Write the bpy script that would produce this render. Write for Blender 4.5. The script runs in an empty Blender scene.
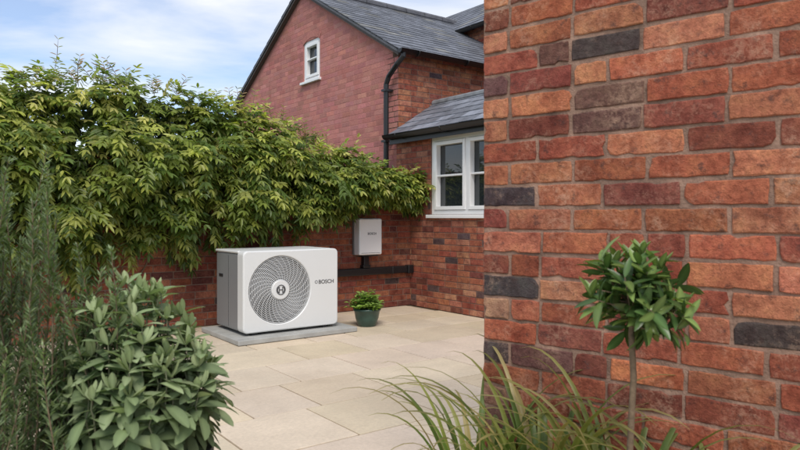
import bpy, math, random
from mathutils import Vector, Matrix, noise
from mathutils.geometry import tessellate_polygon
random.seed(7)
R=random.random
def U(a,b): return a+(b-a)*random.random()
V=Vector
scene=bpy.context.scene
# ------------------------------------------------------------ frames
A=V((.8,.6,0)); B=V((-.6,.8,0)); Z=V((0,0,1)); C=V((.133,8.64,0))
def frame(o,x,y):
    m=Matrix.Identity(4)
    for i in range(3):
        m[i][0]=x[i]; m[i][1]=y[i]; m[i][2]=Z[i]; m[i][3]=o[i]
    return m
def site(a,b,z=0): return C+A*a+B*b+V((0,0,z))
SITE=frame(C,A,B)
GABLE=frame(site(.03,5.7),-B,A)
WINW=frame(site(0,.3),-B,A)
SIDE=frame(site(.03,.3),A,B)
NU=V((.766,-.643,0)).normalized(); NY=V((.643,.766,0)).normalized()
NEAR=frame(V((.29,2.24,0)),NU,NY)
# ------------------------------------------------------------ helpers
def empty(name):
    o=bpy.data.objects.new(name,None); scene.collection.objects.link(o); return o
class MB:
    def __init__(s): s.v=[];s.f=[];s.c=[];s.col=(1,1,1)
    def add(s,vs,fs,col=None):
        b=len(s.v); s.v+= [tuple(p) for p in vs]; s.f+=[tuple(i+b for i in f) for f in fs]
        s.c+=[col or s.col]*len(vs)
    def box(s,x0,x1,y0,y1,z0,z1,col=None):
        s.add([(x0,y0,z0),(x1,y0,z0),(x1,y1,z0),(x0,y1,z0),(x0,y0,z1),(x1,y0,z1),(x1,y1,z1),(x0,y1,z1)],
          [(0,3,2,1),(4,5,6,7),(0,1,5,4),(1,2,6,5),(2,3,7,6),(3,0,4,7)],col)
    def tube(s,pts,r,seg=8,col=None,cap=True):
        pts=[V(p) for p in pts]; n=len(pts); vs=[];fs=[]
        rr=r if isinstance(r,(list,tuple)) else [r]*n
        for i,p in enumerate(pts):
            d=(pts[min(i+1,n-1)]-pts[max(i-1,0)]).normalized()
            u=d.orthogonal().normalized() if i==0 else (u-d*u.dot(d)).normalized()
            w=d.cross(u)
            for k in range(seg):
                a=2*math.pi*k/seg; vs.append(p+(u*math.cos(a)+w*math.sin(a))*rr[i])
        for i in range(n-1):
            for k in range(seg):
                k2=(k+1)%seg; fs.append((i*seg+k,i*seg+k2,(i+1)*seg+k2,(i+1)*seg+k))
        if cap:
            fs.append(tuple(range(seg))[::-1]); fs.append(tuple((n-1)*seg+k for k in range(seg)))
        s.add(vs,fs,col)
    def lathe(s,prof,c=(0,0,0),seg=40,col=None):
        vs=[];fs=[];n=len(prof)
        for (r,z) in prof:
            for k in range(seg):
                a=2*math.pi*k/seg; vs.append((c[0]+r*math.cos(a),c[1]+r*math.sin(a),c[2]+z))
        for i in range(n-1):
            for k in range(seg):
                k2=(k+1)%seg; fs.append((i*seg+k,i*seg+k2,(i+1)*seg+k2,(i+1)*seg+k))
        s.add(vs,fs,col)
    def obj(s,name,mat,M=None,parent=None,smooth=False,bevel=0):
        me=bpy.data.meshes.new(name); me.from_pydata(s.v,[],s.f); me.update()
        ca=me.color_attributes.new("Col",'FLOAT_COLOR','POINT')
        flat=[]
        for c in s.c: flat+= [c[0],c[1],c[2],1]
        ca.data.foreach_set("color",flat)
        if smooth: me.polygons.foreach_set("use_smooth",[True]*len(me.polygons))
        me.materials.append(mat)
        o=bpy.data.objects.new(name,me); scene.collection.objects.link(o)
        if M is not None: o.matrix_world=M
        if parent: o.parent=parent
        if bevel:
            b=o.modifiers.new("bevel",'BEVEL'); b.width=bevel; b.segments=3; b.limit_method='ANGLE'
            me.polygons.foreach_set("use_smooth",[True]*len(me.polygons))
            w=o.modifiers.new("wn",'WEIGHTED_NORMAL')
        return o
# ------------------------------------------------------------ materials
def newmat(name):
    m=bpy.data.materials.new(name); m.use_nodes=True; nt=m.node_tree
    return m,nt,nt.nodes['Principled BSDF'],nt.nodes['Material Output']
def N(nt,t,**k):
    n=nt.nodes.new(t)
    for a,b in k.items(): setattr(n,a,b)
    return n
def noise_n(nt,scale,detail=4,rough=.6,coord='Object',stretch=None):
    tc=N(nt,'ShaderNodeTexCoord'); n=N(nt,'ShaderNodeTexNoise')
    n.inputs['Scale'].default_value=scale; n.inputs['Detail'].default_value=detail; n.inputs['Roughness'].default_value=rough
    if stretch:
        mp=N(nt,'ShaderNodeMapping'); mp.inputs['Scale'].default_value=stretch
        nt.links.new(tc.outputs[coord],mp.inputs[0]); nt.links.new(mp.outputs[0],n.inputs['Vector'])
    else: nt.links.new(tc.outputs[coord],n.inputs['Vector'])
    return n.outputs['Fac']
def ramp(nt,fac,stops):
    r=N(nt,'ShaderNodeValToRGB'); e=r.color_ramp.elements
    while len(e)<len(stops): e.new(.5)
    for i,(p,c) in enumerate(stops):
        e[i].position=p; e[i].color=(c if len(c)==4 else (*c,1)) if isinstance(c,tuple) else (c,c,c,1)
    nt.links.new(fac,r.inputs[0]); return r.outputs[0]
def mix(nt,fac,a,b,mode='MIX'):
    m=N(nt,'ShaderNodeMix',data_type='RGBA',blend_type=mode)
    for s,v in ((m.inputs[0],fac),(m.inputs[6],a),(m.inputs[7],b)):
        if hasattr(v,'links'): nt.links.new(v,s)
        elif isinstance(v,tuple): s.default_value=(*v,1)
        else: s.default_value=v
    return m.outputs[2]
def bump(nt,bs,h,strength=.3,dist=.01,prev=None):
    b=N(nt,'ShaderNodeBump'); b.inputs['Strength'].default_value=strength; b.inputs['Distance'].default_value=dist
    nt.links.new(h,b.inputs['Height'])
    if prev: nt.links.new(prev,b.inputs['Normal'])
    nt.links.new(b.outputs[0],bs.inputs['Normal']); return b.outputs[0]
def simple(name,col,rough=.5,var=.12,scale=6,bmp=.0,bscale=60,metal=0,attr=False,bdist=.003):
    m,nt,bs,out=newmat(name)
    base=col
    if attr:
        a=N(nt,'ShaderNodeAttribute',attribute_name="Col"); base=mix(nt,1.0,a.outputs['Color'],col,'MULTIPLY')
    f=ramp(nt,noise_n(nt,scale),[(.3,1-var),(.7,1+var)])
    nt.links.new(mix(nt,1.0,base,f,'MULTIPLY'),bs.inputs['Base Color'])
    bs.inputs['Roughness'].default_value=rough; bs.inputs['Metallic'].default_value=metal
    if bmp: bump(nt,bs,noise_n(nt,bscale),bmp,bdist)
    return m
def brickmat(name,smear=.35,bstr=.7,smearcol=(.50,.36,.28),dark=.75,mott=1.0,streak=0):
    m,nt,bs,out=newmat(name)
    a=N(nt,'ShaderNodeAttribute',attribute_name="Col")
    c=a.outputs['Color']
    n1=noise_n(nt,12,4,.65); n2=noise_n(nt,70,4,.8); n3=noise_n(nt,4.5,6,.78); n4=noise_n(nt,260,2,.7); n5=noise_n(nt,22,6,.78)
    hue=ramp(nt,n1,[(.30,(.58,.48,.50)),(.5,(1.,1.,1.)),(.70,(1.24,1.42,1.28))])
    c=mix(nt,mott,c,hue,'MULTIPLY')
    c=mix(nt,1.0,c,ramp(nt,n2,[(.3,.66),(.7,1.26)]),'MULTIPLY')
    dk=ramp(nt,n5,[(.55,0.),(.66,dark)])
    c=mix(nt,dk,c,(.085,.05,.045))
    if streak:
        n6=noise_n(nt,1.6,5,.65,stretch=(1.6,1,.55))
        c=mix(nt,ramp(nt,n6,[(.46,0.),(.66,streak)]),c,mix(nt,1.,c,(.62,.52,.52),'MULTIPLY'))
    sm=ramp(nt,n3,[(.50,0.),(.66,smear)])
    sm2=mix(nt,1.0,sm,ramp(nt,n2,[(.44,0.05),(.56,1.)]),'MULTIPLY')
    c=mix(nt,sm2,c,smearcol)
    nt.links.new(c,bs.inputs['Base Color']); bs.inputs['Roughness'].default_value=.9
    bs.inputs['Specular IOR Level'].default_value=.2
    b=bump(nt,bs,n2,bstr,.007); b=bump(nt,bs,n4,bstr*.6,.002,b); bump(nt,bs,n5,bstr*.7,.009,b)
    return m
def leafmat(name,rough=.45,trans=.3,tint=(1.3,1.5,.6)):
    m,nt,bs,out=newmat(name)
    a=N(nt,'ShaderNodeAttribute',attribute_name="Col")
    c=a.outputs['Color']
    nt.links.new(c,bs.inputs['Base Color']); bs.inputs['Roughness'].default_value=rough
    bs.inputs['Specular IOR Level'].default_value=.4
    t=N(nt,'ShaderNodeBsdfTranslucent'); nt.links.new(mix(nt,1.0,c,tint,'MULTIPLY'),t.inputs[0])
    mx=N(nt,'ShaderNodeMixShader'); mx.inputs[0].default_value=trans
    nt.links.new(bs.outputs[0],mx.inputs[1]); nt.links.new(t.outputs[0],mx.inputs[2]); nt.links.new(mx.outputs[0],out.inputs[0])
    return m
M_brick=brickmat("brick_old",.55,.9,(.50,.33,.23),.75,1.0,.75)
M_brick2=brickmat("brick_garden",.2,.5,(.40,.24,.18),.75,1.,.6)
M_mortar=simple("mortar",(.29,.18,.13),.95,.55,9,.9,120,bdist=.006)
M_mortar2=simple("mortar_dark",(.20,.125,.095),.95,.3,10,.6,80)
M_paint=brickmat("painted_brick",.2,.3,smearcol=(.55,.30,.26),dark=.10,mott=.2,streak=.3)
M_slate=simple("slate",(1,1,1),.5,.3,9,.3,40,attr=True)
M_black=simple("black_plastic",(.012,.012,.013),.38,.1)
M_white=simple("white_frame_paint",(.86,.86,.85),.3,.02,5)
M_barge=simple("verge_mortar",(.10,.085,.08),.8,.2,20,.3)
M_unitw=simple("unit_white",(.68,.69,.68),.38,.015,3)
M_boxw=simple("box_white",(.86,.86,.86),.35,.015,3)
M_unitg=simple("unit_grey",(.24,.25,.255),.42,.03,3,metal=.15)
M_grille=simple("grille_grey",(.56,.57,.57),.38,.03)
M_dark=simple("fan_dark",(.02,.021,.022),.5,.2)
M_logo=simple("logo_grey",(.07,.07,.075),.4,.05)
M_conc=simple("concrete",(.36,.36,.34),.85,.15,7,.4,120)
M_pot=simple("glazed_pot",(.035,.075,.06),.28,.25,14)
M_pot2=simple("dark_planter",(.02,.02,.021),.6,.2,14)
M_soil=simple("soil",(.035,.022,.015),.95,.5,30,1.,40,bdist=.03)
M_bark=simple("bark",(.17,.12,.075),.85,.35,60,.8,120)
M_leaf=leafmat("climber_leaf",.42,.38)
M_leaf2=leafmat("glossy_leaf",.3,.22)
M_sage=leafmat("sage_leaf",.75,.25,(1.2,1.35,.7))
M_rose=leafmat("rosemary_needles",.55,.25)
# paving
m,nt,bs,out=newmat("sandstone_paving")
a=N(nt,'ShaderNodeAttribute',attribute_name="Col")
c=mix(nt,1.,a.outputs['Color'],ramp(nt,noise_n(nt,2.2,6,.65),[(.3,.86),(.7,1.08)]),'MULTIPLY')
c=mix(nt,1.,c,ramp(nt,noise_n(nt,45,4,.7),[(.3,.9),(.7,1.08)]),'MULTIPLY')
c=mix(nt,ramp(nt,noise_n(nt,.9,5,.7),[(.50,0.),(.75,.4)]),c,(.44,.34,.24))
c=mix(nt,ramp(nt,noise_n(nt,7,5,.75),[(.60,0.),(.75,.35)]),c,(.36,.29,.21))
nt.links.new(c,bs.inputs['Base Color']); bs.inputs['Roughness'].default_value=.8
b=bump(nt,bs,noise_n(nt,9,4,.6),.25,.01); bump(nt,bs,noise_n(nt,120,3),.25,.002,b); M_pave=m
M_grout=simple("grout",(.27,.21,.14),.95,.3,9)
M_grass=simple("grass_ground",(.06,.09,.03),.95,.4,3,1,30,bdist=.03)
m,nt,bs,out=newmat("window_glass"); bs.inputs['Base Color'].default_value=(.02,.025,.028,1); bs.inputs['Roughness'].default_value=.04
bs.inputs['Specular IOR Level'].default_value=.9
bump(nt,bs,noise_n(nt,2.5,2),.06,.02); M_glass=m
# ------------------------------------------------------------ walls
def pick(pal):
    r=R()*sum(p[0] for p in pal)
    for w,c in pal:
        r-=w
        if r<=0: break
    k=U(.84,1.18); return tuple(max(0,x*k*U(.93,1.07)) for x in c)
def bricks(mb,L,z0,z1,openings,pal,relief,detail,course=.075,clip=None,headers=.18,joint=.010,x_start=0):
    nrow=int((z1-z0)/course+.001)
    for r in range(nrow):
        x=x_start-(0 if r%2==0 else .1125)+(0 if detail<=.9 else -U(0,.02))
        while x<L:
            wob=.004*noise.noise(V((x*1.3,r*.35,5)))*(1 if detail>.9 else 0)
            v0=z0+r*course+joint/2+wob; v1=z0+(r+1)*course-joint/2+wob
            bl=.215 if R()>headers else .1025
            bl*=U(.97,1.03)
            segs=[(max(x,x_start),min(x+bl,L))]
            for (a0,a1,b0,b1) in openings:
                if v1>b0+.01 and v0<b1-.01:
                    ns=[]
                    for (p,q) in segs:
                        if q<=a0 or p>=a1: ns.append((p,q))
                        else:
                            if p<a0: ns.append((p,a0))
                            if q>a1: ns.append((a1,q))
                    segs=ns
            for (p,q) in segs:
                if q-p<.03: continue
                if clip and not(clip(p,v1) and clip(q,v1)): continue
                brick(mb,p,q,v0,v1,relief,detail,pick(pal))
            x+=bl+joint
def brick(mb,u0,u1,v0,v1,d,detail,col):
    j=.0021*detail if detail else .001
    nu=8 if detail>.9 and u1-u0>.15 else (4 if detail else 1); nv=3 if detail>.9 else (2 if detail else 1)
    if detail>.9: v0+=U(-.0025,.002); v1+=U(-.0025,.002); u1+=U(-.003,.002)
    du=(u1-u0);dv=(v1-v0)
    ol=[(u0+du*i/nu,v0) for i in range(nu)]+[(u1,v0+dv*i/nv) for i in range(nv)]+[(u1-du*i/nu,v1) for i in range(nu)]+[(u0,v1-dv*i/nv) for i in range(nv)]
    o2=[]
    for x,z in ol:
        cxr=abs(x-(u0+u1)/2)>du/2-.001 and abs(z-(v0+v1)/2)>dv/2-.001
        k=U(.0,.003)*detail if cxr else 0
        if detail>.9 and R()<(.12 if cxr else .05): k=U(.004,.012)
        x+=math.copysign(k,(u0+u1)/2-x); z+=math.copysign(k*.6,(v0+v1)/2-z)
        o2.append((x+U(-j,j)*.8,z+U(-j,j)*.8))
    flags=[(abs(abs(x-(u0+u1)/2)-du/2)<.001,abs(abs(z-(v0+v1)/2)-dv/2)<.001) for x,z in ol]
    ol=o2
    n=len(ol); cx=(u0+u1)/2; cy=(v0+v1)/2; bev=.0026
    dd=d+U(-.4,.4)*d; ty=U(-.025,.025)*detail; tx=U(-.01,.01)*detail
    def y(xx,zz,base): return -(base+(zz-cy)*ty+(xx-cx)*tx)
    vs=[(x,.006,z) for x,z in ol]+[(x,y(x,z,dd-bev*.8),z) for x,z in ol]
    for (x,z),(fx,fz) in zip(ol,flags):
        b=bev*(1+U(-.6,.9)*detail)
        xi=x+math.copysign(b,cx-x) if fx else x
        zi=z+math.copysign(b,cy-z) if fz else z
        vs.append((xi,y(xi,zi,dd),zi))
    fs=[]
    for r in range(2):
        for k in range(n):
            k2=(k+1)%n; fs.append((r*n+k,r*n+k2,(r+1)*n+k2,(r+1)*n+k))
    fs.append(tuple(2*n+k for k in range(n)))
    mb.add(vs,fs,col)
def backing(mb,outer,holes,th,reveal=None):
    loops=[[V((x,0,z)) for x,z in outer]]+[[V((x,0,z)) for x,z in h] for h in holes]
    allp=[p for l in loops for p in l]
    tris=tessellate_polygon([[V((p.x,p.z,0)) for p in l] for l in loops])
    mb.add(allp,[tuple(t) for t in tris]); mb.add([p+V((0,th,0)) for p in allp],[tuple(t) for t in tris])
    for l in loops:
        n=len(l)
        mb.add(l+[p+V((0,th,0)) for p in l],[(k,(k+1)%n,n+(k+1)%n,n+k) for k in range(n)])
def rect(o): return [(o[0],o[2]),(o[1],o[2]),(o[1],o[3]),(o[0],o[3])]
PAL_NEAR=[(6,(.42,.135,.072)),(5,(.35,.10,.06)),(3.4,(.47,.18,.10)),(2.4,(.26,.078,.055)),(.9,(.46,.25,.165)),(.6,(.095,.072,.072)),(1.1,(.17,.08,.068))]
PAL_GARD=[(5,(.29,.09,.052)),(4,(.23,.068,.045)),(2,(.34,.13,.075)),(1.2,(.15,.052,.042)),(.25,(.07,.045,.045))]
PAL_WIN=[(5,(.37,.13,.075)),(4,(.30,.09,.06)),(3,(.42,.18,.11)),(1.4,(.22,.075,.055)),(.3,(.11,.07,.07))]
def cvv(c,k): return tuple(x*k for x in c)
def wallobj(pname,M,L,z0,z1,op,pal,relief,detail,mat,mort,th,parent,outer=None,clip=None,headers=.18,course=.075):
    mb=MB(); backing(mb,outer or [(0,z0),(L,z0),(L,z1),(0,z1)],[rect(o) for o in op],th)
    if mort is mat: mb.c=[cvv(pal[0][1],.97)]*len(mb.v)
    a=mb.obj(pname+"_core",mort,M,parent)
    mb=MB(); bricks(mb,L,z0,z1 if not clip else 5.1,op,pal,relief,detail,clip=clip,headers=headers,course=course)
    b=mb.obj(pname+"_bricks",mat,M,parent)
    return a,b
near=empty("brick_wall")
wallobj("wall",NEAR,3.0,0,3.0,[],PAL_NEAR,.0048,1.0,M_brick,M_mortar,.24,near,headers=.14)
mb=MB(); 
for i in range(26): mb.box(i*.115+.003,(i+1)*.115-.003,-.02,.26,3.0,3.10,pick(PAL_NEAR))
mb.obj("coping",M_brick,NEAR,near,bevel=.004)
# garden wall
gw=empty("garden_wall")
GW=frame(site(-7.5,0),A,B)
wallobj("wall",GW,7.497,0,1.725,[],PAL_GARD,.005,.6,M_brick2,M_mortar2,.22,gw)
mb=MB()
for i in range(99): mb.box(i*.0757+.004,(i+1)*.0757-.004,-.02+U(-.003,.003),.24,1.727,1.80+U(-.004,.004),pick(PAL_GARD))
mb.obj("coping",M_brick2,GW,gw,bevel=.004)
# house
house=empty("brick_house")
g_op=[(2.705,3.256,3.45,4.125)]
gclip=lambda x,z: z<3.45+min(x,5.4-x)*(1.55/2.7)-.02
PAL_P=[(1,(.50,.21,.18)),(1,(.485,.203,.174)),(1,(.515,.218,.187))]
wallobj("gable_wall",GABLE,5.4,0,3.45,g_op,PAL_P,.0016,0,M_paint,M_paint,.25,house,
   outer=[(0,0),(5.4,0),(5.4,3.45),(2.7,5.0),(0,3.45)],clip=gclip)
w_op=[(.737,2.05,1.2,2.175)]
wallobj("window_wall",WINW,4.3,0,2.25,w_op,PAL_WIN,.005,.5,M_brick2,M_mortar2,.25,house)
wallobj("side_wall",SIDE,4.6,2.1,3.45,[],PAL_WIN,.005,.4,M_brick2,M_mortar2,.25,house)
def window(pname,M,x0,x1,z0,z1,ncas,bar=None,sill=True):
    mb=MB(); y0,y1=.015,.095; f=.055
    mb.box(x0,x0+f,y0,y1,z0,z1);mb.box(x1-f,x1,y0,y1,z0,z1);mb.box(x0+f,x1-f,y0,y1,z0,z0+f);mb.box(x0+f,x1-f,y0,y1,z1-f,z1)
    w=(x1-x0-2*f)/ncas; c=.045
    for i in range(ncas):
        a=x0+f+i*w; b=a+w
        if i: mb.box(a-.022,a+.022,y0-.002,y1,z0+f,z1-f)
        a+=.024 if i else .004; b-=.024 if i<ncas-1 else .004
        q0,q1=y0-.014,y1-.02; lo,hi=z0+f+.004,z1-f-.004
        mb.box(a,a+c,q0,q1,lo,hi);mb.box(b-c,b,q0,q1,lo,hi);mb.box(a+c,b-c,q0,q1,lo,lo+c);mb.box(a+c,b-c,q0,q1,hi-c,hi)
        if bar:
            zz=lo+(hi-lo)*bar; mb.box(a+c,b-c,q0+.012,q1,zz-.012,zz+.012)
    mb.obj(pname+"_frame",M_white,M,house,bevel=.004)
    g=MB(); g.add([(x0+f,.078,z0+f),(x1-f,.078,z0+f),(x1-f,.078,z1-f),(x0+f,.078,z1-f)],[(0,1,2,3)]); g.obj(pname+"_glass",M_glass,M,house)
    if sill:
        s=MB(); s.box(x0-.05,x1+.05,-.05,.014,z0-.045,z0-.002); s.obj(pname+"_sill",M_white,M,house,bevel=.006)
window("kitchen_window",WINW,.737,2.05,1.2,2.175,2,.5)
window("gable_window",GABLE,2.705,3.256,3.45,4.125,1,.55)
mb=MB()
for i in range(9):
    a0=math.radians(60+i*60/9)
    cx,cz,r=2.98,3.60,.56
    a1=a0+math.radians(60/9)*.92
    pts=[]
    for rr in (r,r+.10):
        for a in (a0,a1): pts.append((cx+rr*math.cos(a),cz+rr*math.sin(a)))
    p=[(x,y,z) for y in (-.008,.0) for x,z in pts]
    mb.add(p,[(0,1,3,2),(4,6,7,5),(0,4,5,1),(2,3,7,6),(0,2,6,4),(1,5,7,3)],PAL_P[0][1])
mb.obj("window_arch",M_paint,GABLE,house)
def slates(pname,O,u,s,L,S,parent,tone=1.):
    O=V(O);u=V(u);s=V(s);n=u.cross(s)
    if n.z<0: n=-n
    mb=MB(); base=[O,O+u*L,O+u*L+s*S,O+s*S]
    mb.add([p-n*.004 for p in base]+[p-n*.035 for p in base],[(0,1,2,3),(4,5,6,7),(0,1,5,4),(1,2,6,5),(2,3,7,6),(3,0,4,7)],(.08,.08,.09))
    e=.17; w=.24; r=0; y=0
    while y<S-.02:
        x=-(w/2 if r%2 else 0); top=min(y+.25,S)
        while x<L:
            a=max(x+.003,0); b=min(x+w-.003,L)
            if b-a>.03:
                k=U(.7,1.35)*tone; col=(.125*k,.132*k,.152*k)
                if R()<.08: col=(.165*k,.162*k,.15*k)
                j=U(-.006,.006)
                P=lambda xx,yy,h:O+u*xx+s*yy+n*h
                mb.add([P(a,y+j,.012),P(b,y+j,.012),P(b,top,.002),P(a,top,.002),P(a,y+j,.021),P(b,y+j,.021),P(b,top,.009),P(a,top,.009)],
                 [(4,5,6,7),(0,1,5,4),(1,2,6,5),(3,0,4,7)],col)
            x+=w
        y+=e;r+=1
    return mb.obj(pname,M_slate,SITE,parent)
sl=V((0,2.7,1.55)).normalized(); ov=.16
S_len=V((0,2.7,1.55)).length+ov
e0=V((-.07,.3,3.50))-sl*ov
slates("main_roof_front",e0,(1,0,0),sl,5.0,S_len,house)
sl2=V((0,-2.7,1.55)).normalized(); e1=V((-.07,5.7,3.50))-sl2*ov
slates("main_roof_rear",e1,(1,0,0),sl2,5.0,S_len,house)
mb=MB()
for i in range(11): mb.tube([(-.07+i*.45,3.0,5.06),(-.07+i*.45+.44,3.0,5.06)],.085,10)
mb.c=[(.09,.09,.1)]*len(mb.v); mb.obj("ridge_tiles",M_slate,SITE,house)
mb=MB()
for e,s in ((e0,sl),(e1,sl2)):
    n=V((1,0,0)).cross(s); n=n if n.z>0 else -n
    a=V((-.05,e.y,e.z))-n*.038; b=a+s*S_len
    pts=[a,b,b-n*.035,a-n*.035]; pts=pts+[p+V((.075,0,0)) for p in pts]
    mb.add(pts,[(0,1,2,3),(4,7,6,5),(0,4,5,1),(1,5,6,2),(2,6,7,3),(3,7,4,0)])
mb.obj("verge",M_barge,SITE,house)
es=V((.8,0,.50)).normalized(); EL=V((.8,0,.50)).length
slates("extension_roof",(-.14,-4.0,2.27),(0,1,0),es,4.29,EL,house,1.45)
es2=V((-.8,0,.50)).normalized()
slates("extension_roof_rear",(1.46,-4.0,2.27),(0,1,0),es2,4.29,EL,house,1.45)
mb=MB(); mb.tube([(.66,-4,2.785),(.66,.29,2.785)],.05,10,(.2,.21,.22)); mb.obj("extension_ridge",M_slate,SITE,house)
mb=MB(); mb.box(-.12,-.10,-4.0,.30,2.15,2.262); mb.box(-.10,0.0,-4.0,.30,2.235,2.25)
mb.box(.0,.7,.285,.297,2.2,2.3)
mb.obj("fascia",M_black,SITE,house)
def gutter(pname,p,q,r,par):
    p=V(p);q=V(q);d=(q-p).normalized(); w=d.cross(Z); mb=MB(); n=9; vs=[];fs=[]
    for e in (p,q):
        for rr in (r,r-.006):
            for k in range(n):
                a=math.pi+math.pi*k/(n-1); vs.append(e+w*math.cos(a)*rr+Z*math.sin(a)*rr)
    for k in range(n-1):
        fs+=[(k,k+1,2*n+k+1,2*n+k),(n+k,n+k+1,3*n+k+1,3*n+k),(k,k+1,n+k+1,n+k),(2*n+k,2*n+k+1,3*n+k+1,3*n+k)]
    fs+=[(0,2*n,3*n,n),(n-1,3*n-1,4*n-1,2*n-1)]
    mb.add(vs,fs)
    for e in (p,q): mb.add([e+w*math.cos(math.pi+math.pi*k/(n-1))*r+Z*math.sin(math.pi+math.pi*k/(n-1))*r for k in range(n)],[tuple(range(n))])
    L=(q-p).length; i=.3
    while i<L:
        c=p+d*i; mb.tube([c+w*math.cos(math.pi+math.pi*k/8)*(r+.004)+Z*math.sin(math.pi+math.pi*k/8)*(r+.004) for k in range(9)],.008,6); i+=.9
    mb.obj(pname,M_black,SITE,par,smooth=True)
gutter("extension_gutter",(-.17,.33,2.27),(-.17,-4.0,2.24),.058,house)
gutter("main_gutter",(-.1,.10,3.42),(3.0,.10,3.42),.06,house)
gutter("rear_gutter",(-.2,5.88,3.42),(4.9,5.88,3.42),.06,house)
mb=MB()
mb.tube([(-.03,.10,3.40),(-.03,.10,3.33),(-.06,.20,3.24),(-.06,.40,3.10),(-.06,.46,3.0),(-.06,.46,.1)],.036,12)
for z in (2.9,2.2): mb.box(-.11,.02,.41,.51,z,z+.03)
mb.obj("downpipe",M_black,SITE,house,smooth=False)
mb=MB(); mb.tube([(-.1,5.88,3.38),(-.1,5.88,3.25),(-.05,5.74,3.1),(-.05,5.74,2.)],.045,10); mb.obj("rear_downpipe",M_black,SITE,house)
wallobj("wing_wall",frame(site(3.0,4.8),-B,A),7.8,0,4.67,[],PAL_WIN,.004,0,M_brick2,M_mortar2,.25,house)
mb=MB(); mb.box(3.25,5.4,4.55,4.8,0,4.67); mb.box(5.15,5.4,-3,4.55,0,4.67); mb.obj("wing_body",M_mortar2,SITE,house)
ws=V((1.2,0,.85)).normalized(); WL=V((1.3,0,.92)).length
slates("wing_roof",(2.87,-3,4.66),(0,1,0),ws,7.85,WL,house)
ws2=V((-1.2,0,.85)).normalized()
slates("wing_roof_rear",(5.5,-3,4.66),(0,1,0),ws2,7.85,WL,house)
gutter("wing_gutter",(2.83,4.8,4.63),(2.83,-3,4.63),.06,house)
mb=MB(); mb.box(4.6,4.85,.55,5.45,0,3.44); mb.box(.28,4.6,5.45,5.7,0,3.44); mb.obj("rear_walls",M_mortar2,SITE,house)
# ------------------------------------------------------------ ground / patio
mb=MB(); mb.add([(-300,-300,-.03),(300,-300,-.03),(300,300,-.03),(-300,300,-.03)],[(0,1,2,3)]); mb.obj("ground",M_grass)
pt=empty("patio")
mb=MB(); mb.add([(-8,-12,-.008),(4,-12,-.008),(4,-.0,-.008),(-8,-.0,-.008)],[(0,1,2,3)]); mb.obj("grout_bed",M_grout,SITE,pt)
mb=MB(); y=-.004; 
while y>-12:
    w=random.choice([.45,.6,.6]); x=-8-U(0,.5)
    while x<-.01:
        l=random.choice([.6,.6,.9,.6,.45]); x1=min(x+l,-.006); k=U(.92,1.06)
        if x1-x>.1:
            g=.005; h=U(-.001,.001); c=(.62*k,.515*k*U(.98,1.02),.38*k*U(.93,1.06))
            mb.box(x+g,x1-g,y-w+g,y-g,-.03,h,c)
        x+=l
    y-=w
mb.obj("paving_slabs",M_pave,SITE,pt,bevel=.004)
# soil bed by near wall
mb=MB(); nx,ny=40,8; vs=[]
for i in range(nx+1):
    for j in range(ny+1):
        x=-.05+2.6*i/nx; y=-.002-.5*j/ny; ed=min(i,nx-i,3)/3*min(ny-j,3)/3
        vs.append((x,y,.004+.13*ed+.02*noise.noise(V((x*9,y*9,0)))*ed))
mb.add(vs,[(i*(ny+1)+j,(i+1)*(ny+1)+j,(i+1)*(ny+1)+j+1,i*(ny+1)+j+1) for i in range(nx) for j in range(ny)])
mb.obj("soil_bed",M_soil,NEAR,smooth=True)
mb=MB(); mb.box(-2.94,-1.66,-1.27,-.33,.003,.05); mb.obj("concrete_plinth",M_conc,SITE,bevel=.008)
# ------------------------------------------------------------ heat pump
hp=empty("heat_pump")
HM=frame(site(-2.828,-1.116,.075),A,B)
W,H=1.03,.775; cx,cz=.385,.392; cr=.045
def sdf(x,z):
    qx=abs(x-W/2)-(W/2-cr); qz=abs(z-H/2)-(H/2-cr)
    return math.hypot(max(qx,0),max(qz,0))+min(max(qx,qz),0)-cr
nn=240; mb=MB(); rings=[]
rd=[]
for k in range(nn):
    a=2*math.pi*k/nn; lo,hi=.1,1.5
    for _ in range(30):
        mid=(lo+hi)/2
        if sdf(cx+mid*math.cos(a),cz+mid*math.sin(a))<0: lo=mid
        else: hi=mid
    rd.append(lo)
fr=.335
def ring(fn,y): rings.append([(cx+fn(k)*math.cos(2*math.pi*k/nn),y,cz+fn(k)*math.sin(2*math.pi*k/nn)) for k in range(nn)])
ring(lambda k:fr-.012,.05);ring(lambda k:fr-.008,.008);ring(lambda k:fr,.0);ring(lambda k:rd[k]-.014,0);ring(lambda k:rd[k]-.004,.005);ring(lambda k:rd[k],.014);ring(lambda k:rd[k],.13);ring(lambda k:rd[k]-.03,.132)
vs=[p for r in rings for p in r]
fs=[(r*nn+k,r*nn+(k+1)%nn,(r+1)*nn+(k+1)%nn,(r+1)*nn+k) for r in range(len(rings)-1) for k in range(nn)]
mb.add(vs,fs); mb.obj("front_panel",M_unitw,HM,hp)
mb=MB(); mb.box(.012,W-.012,.134,.70,.006,H-.03); mb.obj("casing",M_unitg,HM,hp,bevel=.02)
mb=MB(); mb.box(.004,W-.004,.136,.71,H-.028,H-.002); mb.obj("top_cover",M_unitw,HM,hp,bevel=.012)
mb=MB(); mb.box(.0105,.0125,.38,.383,.03,H-.05); mb.box(.009,.0125,.52,.62,.50,.53); mb.obj("side_seam",M_dark,HM,hp)
mb=MB(); mb.box(.10,.16,.04,.66,-.024,.006);mb.box(W-.16,W-.10,.04,.66,-.024,.006); mb.obj("feet",M_dark,HM,hp)
mb=MB(); prof=[(fr-.012,.05),(fr-.012,.125),(0.001,.126)]
vs=[];sg=64
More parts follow.
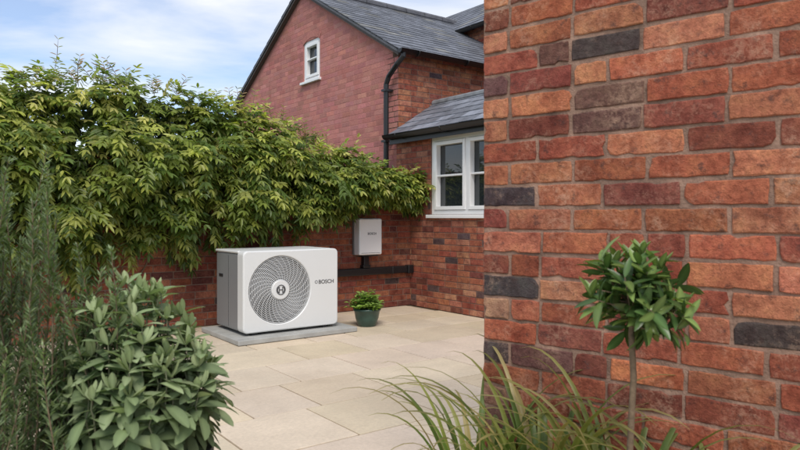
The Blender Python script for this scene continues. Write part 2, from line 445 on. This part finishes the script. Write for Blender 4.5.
for r,y in prof:
    for k in range(sg): a=2*math.pi*k/sg; vs.append((cx+r*math.cos(a),y,cz+r*math.sin(a)))
mb.add(vs,[(i*sg+k,i*sg+(k+1)%sg,(i+1)*sg+(k+1)%sg,(i+1)*sg+k) for i in range(2) for k in range(sg)]); mb.obj("fan_housing",M_dark,HM,hp)
mb=MB()
for b in range(3):
    vs=[];n=10
    for i in range(n):
        for j in range(6):
            r=.07+.235*i/(n-1); a=b*2*math.pi/3+.5*i/(n-1)+j*.26
            vs.append((cx+r*math.cos(a),.065+.008*j,cz+r*math.sin(a)))
    mb.add(vs,[(i*6+j,(i+1)*6+j,(i+1)*6+j+1,i*6+j+1) for i in range(n-1) for j in range(5)])
mb.obj("fan_blades",simple("blade",(.16,.162,.165),.45),HM,hp,smooth=True)
mb=MB(); 
for i in range(15):
    r=.10+i*.0155
    mb.tube([(cx+r*math.cos(2*math.pi*k/72),.014,cz+r*math.sin(2*math.pi*k/72)) for k in range(73)],.0036,6,cap=False)
for k in range(30):
    a0=2*math.pi*k/30
    mb.tube([(cx+(.09+.236*t/10)*math.cos(a0+.75*t/10),.019,cz+(.09+.236*t/10)*math.sin(a0+.75*t/10)) for t in range(11)],.0036,6)
mb.obj("fan_grille",M_grille,HM,hp,smooth=True)
mb=MB(); vs=[];prof=[(.001,-.002),(.088,-.002),(.094,.004),(.095,.02)]
for r,y in prof:
    for k in range(sg): a=2*math.pi*k/sg; vs.append((cx+r*math.cos(a),y,cz+r*math.sin(a)))
mb.add(vs,[(i*sg+k,i*sg+(k+1)%sg,(i+1)*sg+(k+1)%sg,(i+1)*sg+k) for i in range(3) for k in range(sg)]); mb.obj("hub_cap",M_unitw,HM,hp)
mb=MB(); mb.tube([(cx+.045*math.cos(2*math.pi*k/48),-.004,cz+.045*math.sin(2*math.pi*k/48)) for k in range(49)],.0045,6,cap=False)
for sx in (-1,1):
    mb.tube([(cx+sx*.036*math.cos(t*.2),-.004,cz+.036*math.sin(t*.2)) for t in range(-4,5)],.004,6)
    mb.tube([(cx+sx*.018,-.004,cz-.03),(cx+sx*.018,-.004,cz+.03)],.0045,6)
mb.tube([(cx-.018,-.004,cz),(cx+.018,-.004,cz)],.0045,6)
mb.obj("emblem",M_logo,HM,hp)
def text(s,size,lx,lz,M,parent,name,mat):
    cu=bpy.data.curves.new(name,'FONT'); cu.body=s; cu.size=size; cu.extrude=.0008; cu.offset=.0006
    o=bpy.data.objects.new(name,cu); scene.collection.objects.link(o); cu.materials.append(mat)
    L=Matrix.Translation(V((lx,-.0015,lz)))@Matrix.Rotation(math.pi/2,4,'X')
    o.matrix_world=M@L; o.parent=parent
text("BOSCH",.055,.80,.425,HM,hp,"logo_text",M_logo)
mb=MB(); mb.tube([(.775+.014*math.cos(k*.3),-.001,.444+.014*math.sin(k*.3)) for k in range(22)],.0025,5,cap=False); mb.obj("logo_ring",M_logo,HM,hp)
mb=MB()
mb.tube([(-1.60,-.60,.44),(-1.60,-.09,.44),],.03,12); mb.obj("rear_pipe",M_black,SITE,hp)
# control box
cb=empty("control_box")
BM=frame(site(-.91,-.165,0),A,B)
mb=MB(); mb.box(0,.34,0,.13,.70,1.15); mb.obj("cover",M_boxw,BM,cb,bevel=.018)
mb=MB(); mb.box(-.004,.344,.115,.163,.695,1.155); mb.obj("back_box",M_unitg,BM,cb,bevel=.01)
mb=MB(); mb.box(.05,.29,.02,.11,.685,.70); mb.box(.03,.31,-.001,.001,.722,.726); mb.obj("gland_plate",M_dark,BM,cb)
text("BOSCH",.04,.12,.95,BM,cb,"box_logo",M_logo)
cd=empty("pipe_conduit")
mb=MB(); mb.box(-2.0,-.10,-.082,-.004,.44,.53); mb.box(-.098,-.004,-.095,-.002,.43,.54)
for x in (-1.2,-.35): mb.box(x,x+.05,-.086,-.003,.436,.534)
mb.obj("trunking",M_black,SITE,cd,bevel=.014)
mb=MB(); mb.box(-.785,-.705,-.08,-.006,.54,.684); mb.box(-.80,-.69,-.09,-.005,.531,.57); mb.obj("drop",M_black,SITE,cd,bevel=.012)
# ------------------------------------------------------------ leaves
def leaf6(mb,p,d,n,L,Wd,col,fold=.3,droop=.15):
    d=d.normalized(); s=d.cross(n); 
    if s.length<1e-4: s=d.orthogonal()
    s.normalize(); n=s.cross(d)
    def q(t,w): return p+d*(t*L)+s*(w*Wd)+n*(abs(w)*Wd*fold)-Z*(droop*L*t*t)
    mb.add([q(0,0),q(.3,-.45),q(.7,-.38),q(1,0),q(.7,.38),q(.3,.45)],[(0,1,2,3),(0,3,4,5)],col)
def leaf8(mb,p,d,n,L,Wd,col,fold=.25,curl=.2,mid=None,blunt=0):
    d=d.normalized(); s=d.cross(n)
    if s.length<1e-4: s=d.orthogonal()
    s.normalize(); n=s.cross(d)
    prof=[(0,.06),(.12,.32),(.3,.47),(.5,.5),(.7,.42),(.87,.24),(1,.02)]
    if blunt: prof=[(0,.06),(.1,.2),(.3,.4),(.5,.5),(.72,.47),(.9,.3),(1,.05)]
    vs=[];fs=[]
    wv=U(-.04,.04)
    for i,(t,w) in enumerate(prof):
        c=p+d*(t*L)-n*(curl*L*t*t)+s*(wv*L*math.sin(t*3))
        vs+=[c-s*w*Wd+n*(w*Wd*fold*2),c,c+s*w*Wd+n*(w*Wd*fold*2)]
    for i in range(len(prof)-1):
        a=i*3; fs+=[(a,a+1,a+4,a+3),(a+1,a+2,a+5,a+4)]
    b=len(mb.c); mb.add(vs,fs,col)
    mc=mid or tuple(min(1,x*1.5) for x in col)
    for i in range(len(prof)): mb.c[b+i*3+1]=mc
def interp(tab,t):
    if t<=tab[0][0]: return tab[0][1]
    for (a,x),(b,y) in zip(tab,tab[1:]):
        if t<=b: return x+(y-x)*(t-a)/(b-a)
    return tab[-1][1]
def rv(): 
    while True:
        v=V((U(-1,1),U(-1,1),U(-1,1)))
        if .01<v.length<1: return v.normalized()
def cv(c,k): return (c[0]*k,c[1]*k,c[2]*k)
# ---- climber
cl=empty("climbing_plant")
TOP=[(-.1,1.52),(.3,1.66),(.8,1.78),(1.3,1.92),(1.9,2.16),(2.4,2.32),(3.0,2.42),(3.7,2.50),(4.7,2.42),(7.4,2.4)]
BOT=[(-.1,1.38),(.3,1.40),(.7,1.48),(1.1,1.40),(1.5,1.18),(2.0,1.24),(2.5,1.18),(3.,1.12),(3.7,1.0),(5,.9),(7.4,.8)]
mb=MB(); mb2=MB()
def spray(t,z,dep,up,shade,hh,hang=0):
    p=V((-t,-dep,z)); 
    d=V((U(-.7,.7),-U(.25,1.1),U(-.9,.35)+up)).normalized()
    L=U(.13,.25); npair=random.choice([3,4,5]); n0=V((U(-.3,.3),-.5,1)).normalized()
    if hang: d=V((U(-.4,.4),-U(.1,.4),-1)).normalized(); L=U(.1,.16)
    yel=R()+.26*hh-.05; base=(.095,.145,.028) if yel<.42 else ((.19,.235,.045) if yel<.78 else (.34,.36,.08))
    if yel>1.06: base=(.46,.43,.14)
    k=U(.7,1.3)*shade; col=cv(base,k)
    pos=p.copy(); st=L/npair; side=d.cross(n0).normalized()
    for i in range(npair):
        d=(d-Z*.13).normalized(); pos=pos+d*st
        for sg_ in (-1,1):
            ld=(side*sg_*U(.7,1)+d*U(.5,.8)-Z*U(0,.35))
            leaf6(mb,pos,ld,n0+rv()*.5,U(.06,.10),U(.024,.036),cv(col,U(.8,1.2)))
    leaf6(mb,pos,d,n0,U(.07,.10),.032,col)
def clump_noise(t,z): return noise.noise(V((t*2.3,z*2.6,3.1)))+.5*noise.noise(V((t*5.5,z*6,8)))
cnt=0
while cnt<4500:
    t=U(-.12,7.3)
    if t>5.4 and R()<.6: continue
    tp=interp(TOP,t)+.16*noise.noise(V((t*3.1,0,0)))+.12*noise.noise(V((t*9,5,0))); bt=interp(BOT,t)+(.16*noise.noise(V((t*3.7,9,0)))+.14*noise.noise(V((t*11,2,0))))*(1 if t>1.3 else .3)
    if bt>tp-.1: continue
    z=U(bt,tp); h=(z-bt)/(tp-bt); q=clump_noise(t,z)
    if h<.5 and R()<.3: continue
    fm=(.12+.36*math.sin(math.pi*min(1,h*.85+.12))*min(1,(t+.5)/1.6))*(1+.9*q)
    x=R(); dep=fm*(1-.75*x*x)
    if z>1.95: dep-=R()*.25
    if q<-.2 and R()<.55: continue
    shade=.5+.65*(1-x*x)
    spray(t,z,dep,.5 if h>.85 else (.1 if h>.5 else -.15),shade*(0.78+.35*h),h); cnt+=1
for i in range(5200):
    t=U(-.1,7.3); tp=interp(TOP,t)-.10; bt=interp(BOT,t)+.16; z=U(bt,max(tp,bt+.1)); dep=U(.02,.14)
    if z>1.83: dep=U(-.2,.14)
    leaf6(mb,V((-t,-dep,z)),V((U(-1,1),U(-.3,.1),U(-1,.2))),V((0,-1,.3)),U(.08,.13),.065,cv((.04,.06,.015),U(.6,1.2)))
# trailing strands
for i in range(46):
    t=random.choice([U(1.35,6),U(1.5,4.2)]) ; z=interp(BOT,t)+.15; y0=-U(.05,.35); L=U(.2,.55); pts=[V((-t,y0,z))]; n=5
    for k in range(n):
        q=pts[-1]+V((U(-.04,.04),U(-.015,.015),-L/n)); pts.append(q); spray(-q.x,q.z,-q.y,0,U(.7,1.1),.2,1)
    mb2.tube(pts,[.004,.0035,.003,.0025,.002,.001],4)
for i in range(90):
    t=random.choice([U(1.0,1.9),U(1.3,5),U(.4,6)]); z=interp(TOP,t)-.05; p=V((-t,-U(-.1,.2),z)); d=V((U(-.4,.4),U(-.2,.2),1)).normalized(); L=U(.10,.30)*(1.5 if R()<.15 else 1); pts=[p]
    for k in range(6):
        d=(d+V((U(-.15,.15),U(-.15,.15),-.04))).normalized(); p=p+d*L/6; pts.append(p)
        for sg_ in (-1,1): leaf6(mb,p,d*.5+V((sg_*U(.5,1),U(-.6,.2),U(-.2,.3))),V((0,-.5,1)),U(.05,.08),.026,cv((.24,.27,.06) if R()<.6 else (.42,.28,.16),U(.7,1.2)))
    mb2.tube(pts,[.003]*6+[.001],4)
mb.obj("foliage",M_leaf,SITE,cl)
for i in range(22):
    t=U(.2,7); p=V((-t,-U(.02,.05),U(1.15,1.3) if i>3 else .02)); 
    if i<=3: p.x=-random.choice([3.6,4.4,5.3,6.2])
    d=V((U(-.6,.6),0,1)).normalized(); pts=[p]
    for k in range(9): d=(d+V((U(-.35,.35),U(-.04,.04),.1))).normalized(); p=p+d*.12; p.y=min(-.015,max(p.y,-.07)); pts.append(p.copy())
    if i>3: pts=[q for q in pts if q.z<1.6]
    if len(pts)>2: mb2.tube(pts,[.012-.001*k for k in range(len(pts))],6)
mb2.obj("stems",M_bark,SITE,cl)
# ---- small potted plant
pp=empty("potted_plant"); pc=site(-1.386,-1.036)
mb=MB(); mb.lathe([(.001,.0),(.085,.0),(.095,.01),(.125,.09),(.138,.165),(.148,.17),(.150,.19),(.138,.192),(.13,.18),(.126,.165),(.001,.165)],pc,40); mb.obj("pot",M_pot,None,pp,smooth=True)
mb=MB(); mb.lathe([(.127,.168),(.06,.175),(.001,.178)],pc,24); mb.obj("compost",M_soil,None,pp,smooth=True)
mb=MB(); ms=MB()
for i in range(95):
    d=rv(); d.z=abs(d.z)*.9+.10; d.normalize(); b=pc+V((d.x*.05,d.y*.05,.17))
    e=pc+V((d.x*U(.1,.24),d.y*U(.1,.24),.19+d.z*U(.08,.22)))
    ms.tube([b,(b+e)/2+V((0,0,.02)),e],.002,4)
    for k in range(8):
        a=k*2.4+R(); ld=V((math.cos(a),math.sin(a),U(-.1,.7))); f=U(.45,1)
        leaf8(mb,b.lerp(e,f),ld,Z+rv()*.3,U(.04,.06),U(.03,.038),cv((.25,.36,.085),U(.55,1.25)*(.6+.4*f)),.15,.25)
mb.obj("leaves",M_leaf,None,pp); ms.obj("stalks",simple("stalk",(.1,.14,.05),.6),None,pp)
# ---- sage
sg=empty("sage_plant"); sc=V((-.645,1.60,0))
mb=MB(); mb.lathe([(.001,0),(.13,0),(.135,.01),(.165,.55),(.18,.555),(.18,.60),(.168,.602),(.16,.58),(.152,.56),(.001,.56)],sc,48); mb.obj("planter",M_pot2,None,sg,smooth=False)
mb=MB(); mb.lathe([(.155,.565),(.08,.58),(.001,.585)],sc,24); mb.obj("compost",M_soil,None,sg,smooth=True)
mb=MB(); ms=MB()
for i in range(96):
    a=2*math.pi*R(); rr=math.sqrt(R())
    hgt=(.455-.27*rr**2.4)*U(.80,1.05); rad=.18*rr
    p0=sc+V((math.cos(a)*.07*rr,math.sin(a)*.07*rr,.58)); tgt=sc+V((math.cos(a)*rad,math.sin(a)*rad,.56+hgt)); n=9; pts=[]
    for k in range(n+1):
        f=k/n; q=p0.lerp(tgt,f); q+=V((math.cos(a),math.sin(a),0))*(.04*rr*math.sin(f*3.14)); pts.append(q+V((U(-.004,.004),U(-.004,.004),0)))
    for k in range(2,n+1):
        dd=(pts[k]-pts[k-1]).normalized(); p=pts[k]; f=k/n
        rot=k*math.pi/2+i; s1=dd.orthogonal().normalized(); s2=dd.cross(s1); sd=s1*math.cos(rot)+s2*math.sin(rot)
        for q in (-1,1):
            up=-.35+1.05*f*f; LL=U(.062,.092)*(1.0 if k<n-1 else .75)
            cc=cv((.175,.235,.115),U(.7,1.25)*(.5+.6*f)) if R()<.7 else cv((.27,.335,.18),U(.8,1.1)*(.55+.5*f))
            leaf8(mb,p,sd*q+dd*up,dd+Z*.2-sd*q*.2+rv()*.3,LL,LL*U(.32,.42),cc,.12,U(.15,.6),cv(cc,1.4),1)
    for k in range(4):
        sd=rv(); leaf8(mb,p,dd+sd*.6,sd,U(.035,.055),.016,cv((.30,.36,.19),U(.8,1.1)),.3,-.05,None,1)
    ms.tube(pts,[.004-.0003*k for k in range(len(pts))],5)
for i in range(110):
    a=2*math.pi*R(); p=sc+V((math.cos(a)*U(.1,.16),math.sin(a)*U(.1,.16),U(.6,.78))); cc=cv((.15,.20,.10),U(.6,1.1))
    leaf8(mb,p,V((math.cos(a),math.sin(a),U(-1.5,-.3))),Z+rv()*.3,U(.06,.09),U(.026,.034),cc,.12,.2,cv(cc,1.3),1)
mb.obj("leaves",M_sage,None,sg,smooth=True); ms.obj("stems",simple("sage_stem",(.14,.15,.09),.8),None,sg)
# ---- rosemary
rs=empty("rosemary_bush"); mb=MB(); ms=MB(); rc=V((-1.06,1.50,0))
for i in range(175):
    a=2*math.pi*R(); rad=math.sqrt(R()); p=rc+V((math.cos(a)*rad*.12,math.sin(a)*rad*.12,U(.0,.1)))
    hgt=(1.44-.44*rad**2)*U(.66,1.0); tgt=rc+V((math.cos(a)*rad*.33,math.sin(a)*rad*.26,hgt)); n=22; pts=[p]
    w1,w2=U(0,6),U(0,6); lean=U(-.03,.15)
    for k in range(1,n+1):
        f=k/n; q=p.lerp(tgt,f); q.x+=math.cos(a)*.12*math.sin(f*3.1)*rad+.028*math.sin(f*7+w1)+lean*f*f; q.y+=math.sin(a)*.1*math.sin(f*3.1)*rad+.022*math.sin(f*6+w2); pts.append(q)
    ms.tube(pts,[.005*(1-.85*k/n) for k in range(n+1)],4)
    tone=U(.75,1.3)
    for k in range(6,n):
        dd=(pts[k+1]-pts[k]); sl_=dd.length; dd.normalize(); s1=dd.orthogonal().normalized(); s2=dd.cross(s1)
        for m_ in range(int(sl_/.0019)):
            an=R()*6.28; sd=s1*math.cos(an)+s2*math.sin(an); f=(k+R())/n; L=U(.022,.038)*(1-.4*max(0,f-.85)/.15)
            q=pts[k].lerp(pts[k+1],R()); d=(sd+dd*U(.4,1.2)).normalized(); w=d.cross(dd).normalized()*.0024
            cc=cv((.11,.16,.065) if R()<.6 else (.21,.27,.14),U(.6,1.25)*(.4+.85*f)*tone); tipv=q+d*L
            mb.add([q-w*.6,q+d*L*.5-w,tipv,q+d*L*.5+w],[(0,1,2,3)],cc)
mb.obj("needles",M_rose,None,rs); ms.obj("stems",M_bark,None,rs)
# ---- bay tree
bt_=empty("bay_tree"); bc=V((.535,1.50,0)); mb=MB(); ms=MB()
pts=[bc+V((0,0,.02)),bc+V((.006,0,.3)),bc+V((-.005,.003,.6)),bc+V((.004,0,.8)),bc+V((-.001,0,.9)),bc+V((.005,0,1.02))]
ms.tube(pts,[.010,.0085,.0075,.0075,.007,.004],10)
cc0=bc+V((.006,0,.985))
for i in range(56):
    d=rv(); d.z=d.z*1.0+.08; d.normalize(); r=U(.04,.14); e=cc0+V((d.x*r*1.0,d.y*r,d.z*r*.82+.005))
    b=cc0+V((0,0,U(-.07,.03))); mm=b.lerp(e,.5)+V((0,0,-.008)); ms.tube([b,mm,e],[.003,.002,.0012],5)
    dd=(e-mm).normalized(); dd=(dd+Z*.4).normalized()
    s1=dd.orthogonal().normalized(); s2=dd.cross(s1)
    for k in range(7):
        an=k*2.4+i; sd=s1*math.cos(an)+s2*math.sin(an); f=k/6; q=mm.lerp(e,f*.8+.2)
        cc=cv((.055,.10,.03) if R()<.6 else (.13,.19,.055),U(.7,1.3)); LL=U(.045,.075)
        leaf8(mb,q,sd+dd*U(.2,1.1),dd+Z*.3-sd*.3+rv()*.4,LL,LL*U(.28,.38),cc,.22,U(-.05,.3),cv(cc,1.7))
for (x,y_,z) in ((.015,0,.115),(-.04,.02,.085),(.055,-.01,.08),(.0,.03,.10),(-.10,0,.02),(.11,0,-.01)):
    e=cc0+V((x,y_,z)); ms.tube([cc0,e],[.003,.001],5)
    for k in range(7):
        an=k*2.4; cc=cv((.13,.19,.055),U(.8,1.3)); leaf8(mb,e-V((0,0,.02)),V((math.cos(an)*.6,math.sin(an)*.6,1)),V((-math.cos(an),-math.sin(an),.4)),U(.04,.058),.018,cc,.2,.05,cv(cc,1.6))
mb.obj("leaves",M_leaf2,None,bt_,smooth=True); ms.obj("trunk",M_bark,None,bt_,smooth=True)
# ---- strappy plants
def strap(mb,p,a,L,th0,w,col,tipc):
    n=16; hor=V((math.cos(a),math.sin(a),0)); sd=V((-math.sin(a),math.cos(a),0))
    vs=[];fs=[];cs=[]; q=p.copy(); th=th0; tws=U(-.4,.4)
    for k in range(n+1):
        f=k/n; ww=w*(.6+.5*math.sin(min(1,f*1.6)*1.57))*(1-max(0,f-.45)/.55)**.8+.0005
        dv=hor*math.sin(th)+Z*math.cos(th); nr=sd.cross(dv); s_=(sd*math.cos(tws*f)+nr*math.sin(tws*f))
        vs+=[q-s_*ww,q-nr*ww*.35,q+s_*ww]; c=tuple(col[i]+(tipc[i]-col[i])*max(0,f-.6)/.4 for i in range(3)); cs+=[c,cv(c,.85),c]
        q=q+dv*(L/n); th+=(2.6-th0)/n*(0.15+1.9*f*f*1.2)
    for k in range(n): a_=k*3; fs+=[(a_,a_+1,a_+4,a_+3),(a_+1,a_+2,a_+5,a_+4)]
    b=len(mb.c); mb.add(vs,fs); mb.c[b:]=cs
def nw(x,y): return V((.29,2.24,0))+NU*x+NY*y
for idx,(x,y,cnt_,LL) in enumerate(((.06,-.13,32,.78),(.30,-.15,40,.80),(.56,-.18,40,.79),(.80,-.20,26,.74))):
    em=empty("daylily_plant"); mb=MB(); c0=nw(x,y)
    for i in range(cnt_):
        a=2*math.pi*R(); p=c0+V((math.cos(a)*.05,math.sin(a)*.05,.11)); g=R()
        col=(.13,.20,.045) if g<.5 else ((.26,.29,.08) if g<.85 else (.42,.34,.15))
        d_=V((math.cos(a),math.sin(a),0)).dot(NY)
        L=LL*U(.8,1.1)*(.85 if d_>.5 else 1)*(.9 if idx==0 and math.cos(a)<-.3 else 1)
        strap(mb,p,a,L,U(.05,.26)*(.4 if d_>.3 else 1),U(.007,.0115),cv(col,U(.75,1.15)),cv((.34,.28,.12),U(.7,1.1)))
    mb.obj("blades",M_leaf,None,em,smooth=True)
# ------------------------------------------------------------ world, sun, camera
sd=V((.05,-.66,.86)).normalized()
w=bpy.data.worlds.new("World"); scene.world=w; w.use_nodes=True; nt=w.node_tree
bg=nt.nodes['Background']; sky=nt.nodes.new('ShaderNodeTexSky'); sky.sky_type='NISHITA'; sky.sun_disc=False
sky.sun_elevation=math.asin(sd.z); sky.sun_rotation=math.atan2(sd.x,sd.y); sky.air_density=1.0; sky.dust_density=.6; sky.ozone_density=1.5
tc=N(nt,'ShaderNodeTexCoord'); sp=N(nt,'ShaderNodeSeparateXYZ'); nt.links.new(tc.outputs['Generated'],sp.inputs[0])
mx=N(nt,'ShaderNodeMath',operation='MAXIMUM'); nt.links.new(sp.outputs[2],mx.inputs[0]); mx.inputs[1].default_value=.03
ad=N(nt,'ShaderNodeMath',operation='ADD'); nt.links.new(mx.outputs[0],ad.inputs[0]); ad.inputs[1].default_value=.10
cb_=N(nt,'ShaderNodeCombineXYZ')
for i in range(2):
    dv=N(nt,'ShaderNodeMath',operation='DIVIDE'); nt.links.new(sp.outputs[i],dv.inputs[0]); nt.links.new(ad.outputs[0],dv.inputs[1]); nt.links.new(dv.outputs[0],cb_.inputs[i])
n1=N(nt,'ShaderNodeTexNoise'); n1.inputs['Scale'].default_value=1.0; n1.inputs['Detail'].default_value=6; n1.inputs['Roughness'].default_value=.52; n1.inputs['Distortion'].default_value=.4
mp=N(nt,'ShaderNodeMapping'); mp.inputs['Scale'].default_value=(.8,1.3,1); mp.inputs['Location'].default_value=(3.3,1.7,0); mp.inputs['Rotation'].default_value=(0,0,.5)
nt.links.new(cb_.outputs[0],mp.inputs[0]); nt.links.new(mp.outputs[0],n1.inputs['Vector'])
cf=ramp(nt,n1.outputs['Fac'],[(.38,.22),(.64,.92)])
skc=mix(nt,1.0,sky.outputs[0],(1.12,1.3,1.52),'MULTIPLY')
nt.links.new(mix(nt,cf,skc,(8.9,8.95,9.1)),bg.inputs[0]); bg.inputs[1].default_value=.12
su=bpy.data.lights.new("sun",'SUN'); su.energy=2.5; su.angle=math.radians(24); su.color=(1,.93,.84)
so=bpy.data.objects.new("sun",su); scene.collection.objects.link(so); so.rotation_euler=(-sd).to_track_quat('-Z','Y').to_euler()
cam=bpy.data.cameras.new("camera"); co=bpy.data.objects.new("camera",cam); scene.collection.objects.link(co)
co.location=(0,0,1.17); co.rotation_euler=(math.pi/2,0,0); cam.sensor_width=36; cam.lens=29.25; cam.shift_y=-.010; cam.clip_end=1000; cam.clip_start=.05
cam.dof.use_dof=True; cam.dof.focus_distance=5.; cam.dof.aperture_fstop=7
scene.camera=co
scene.view_settings.view_transform='Standard'; scene.view_settings.look='None'; scene.view_settings.exposure=0
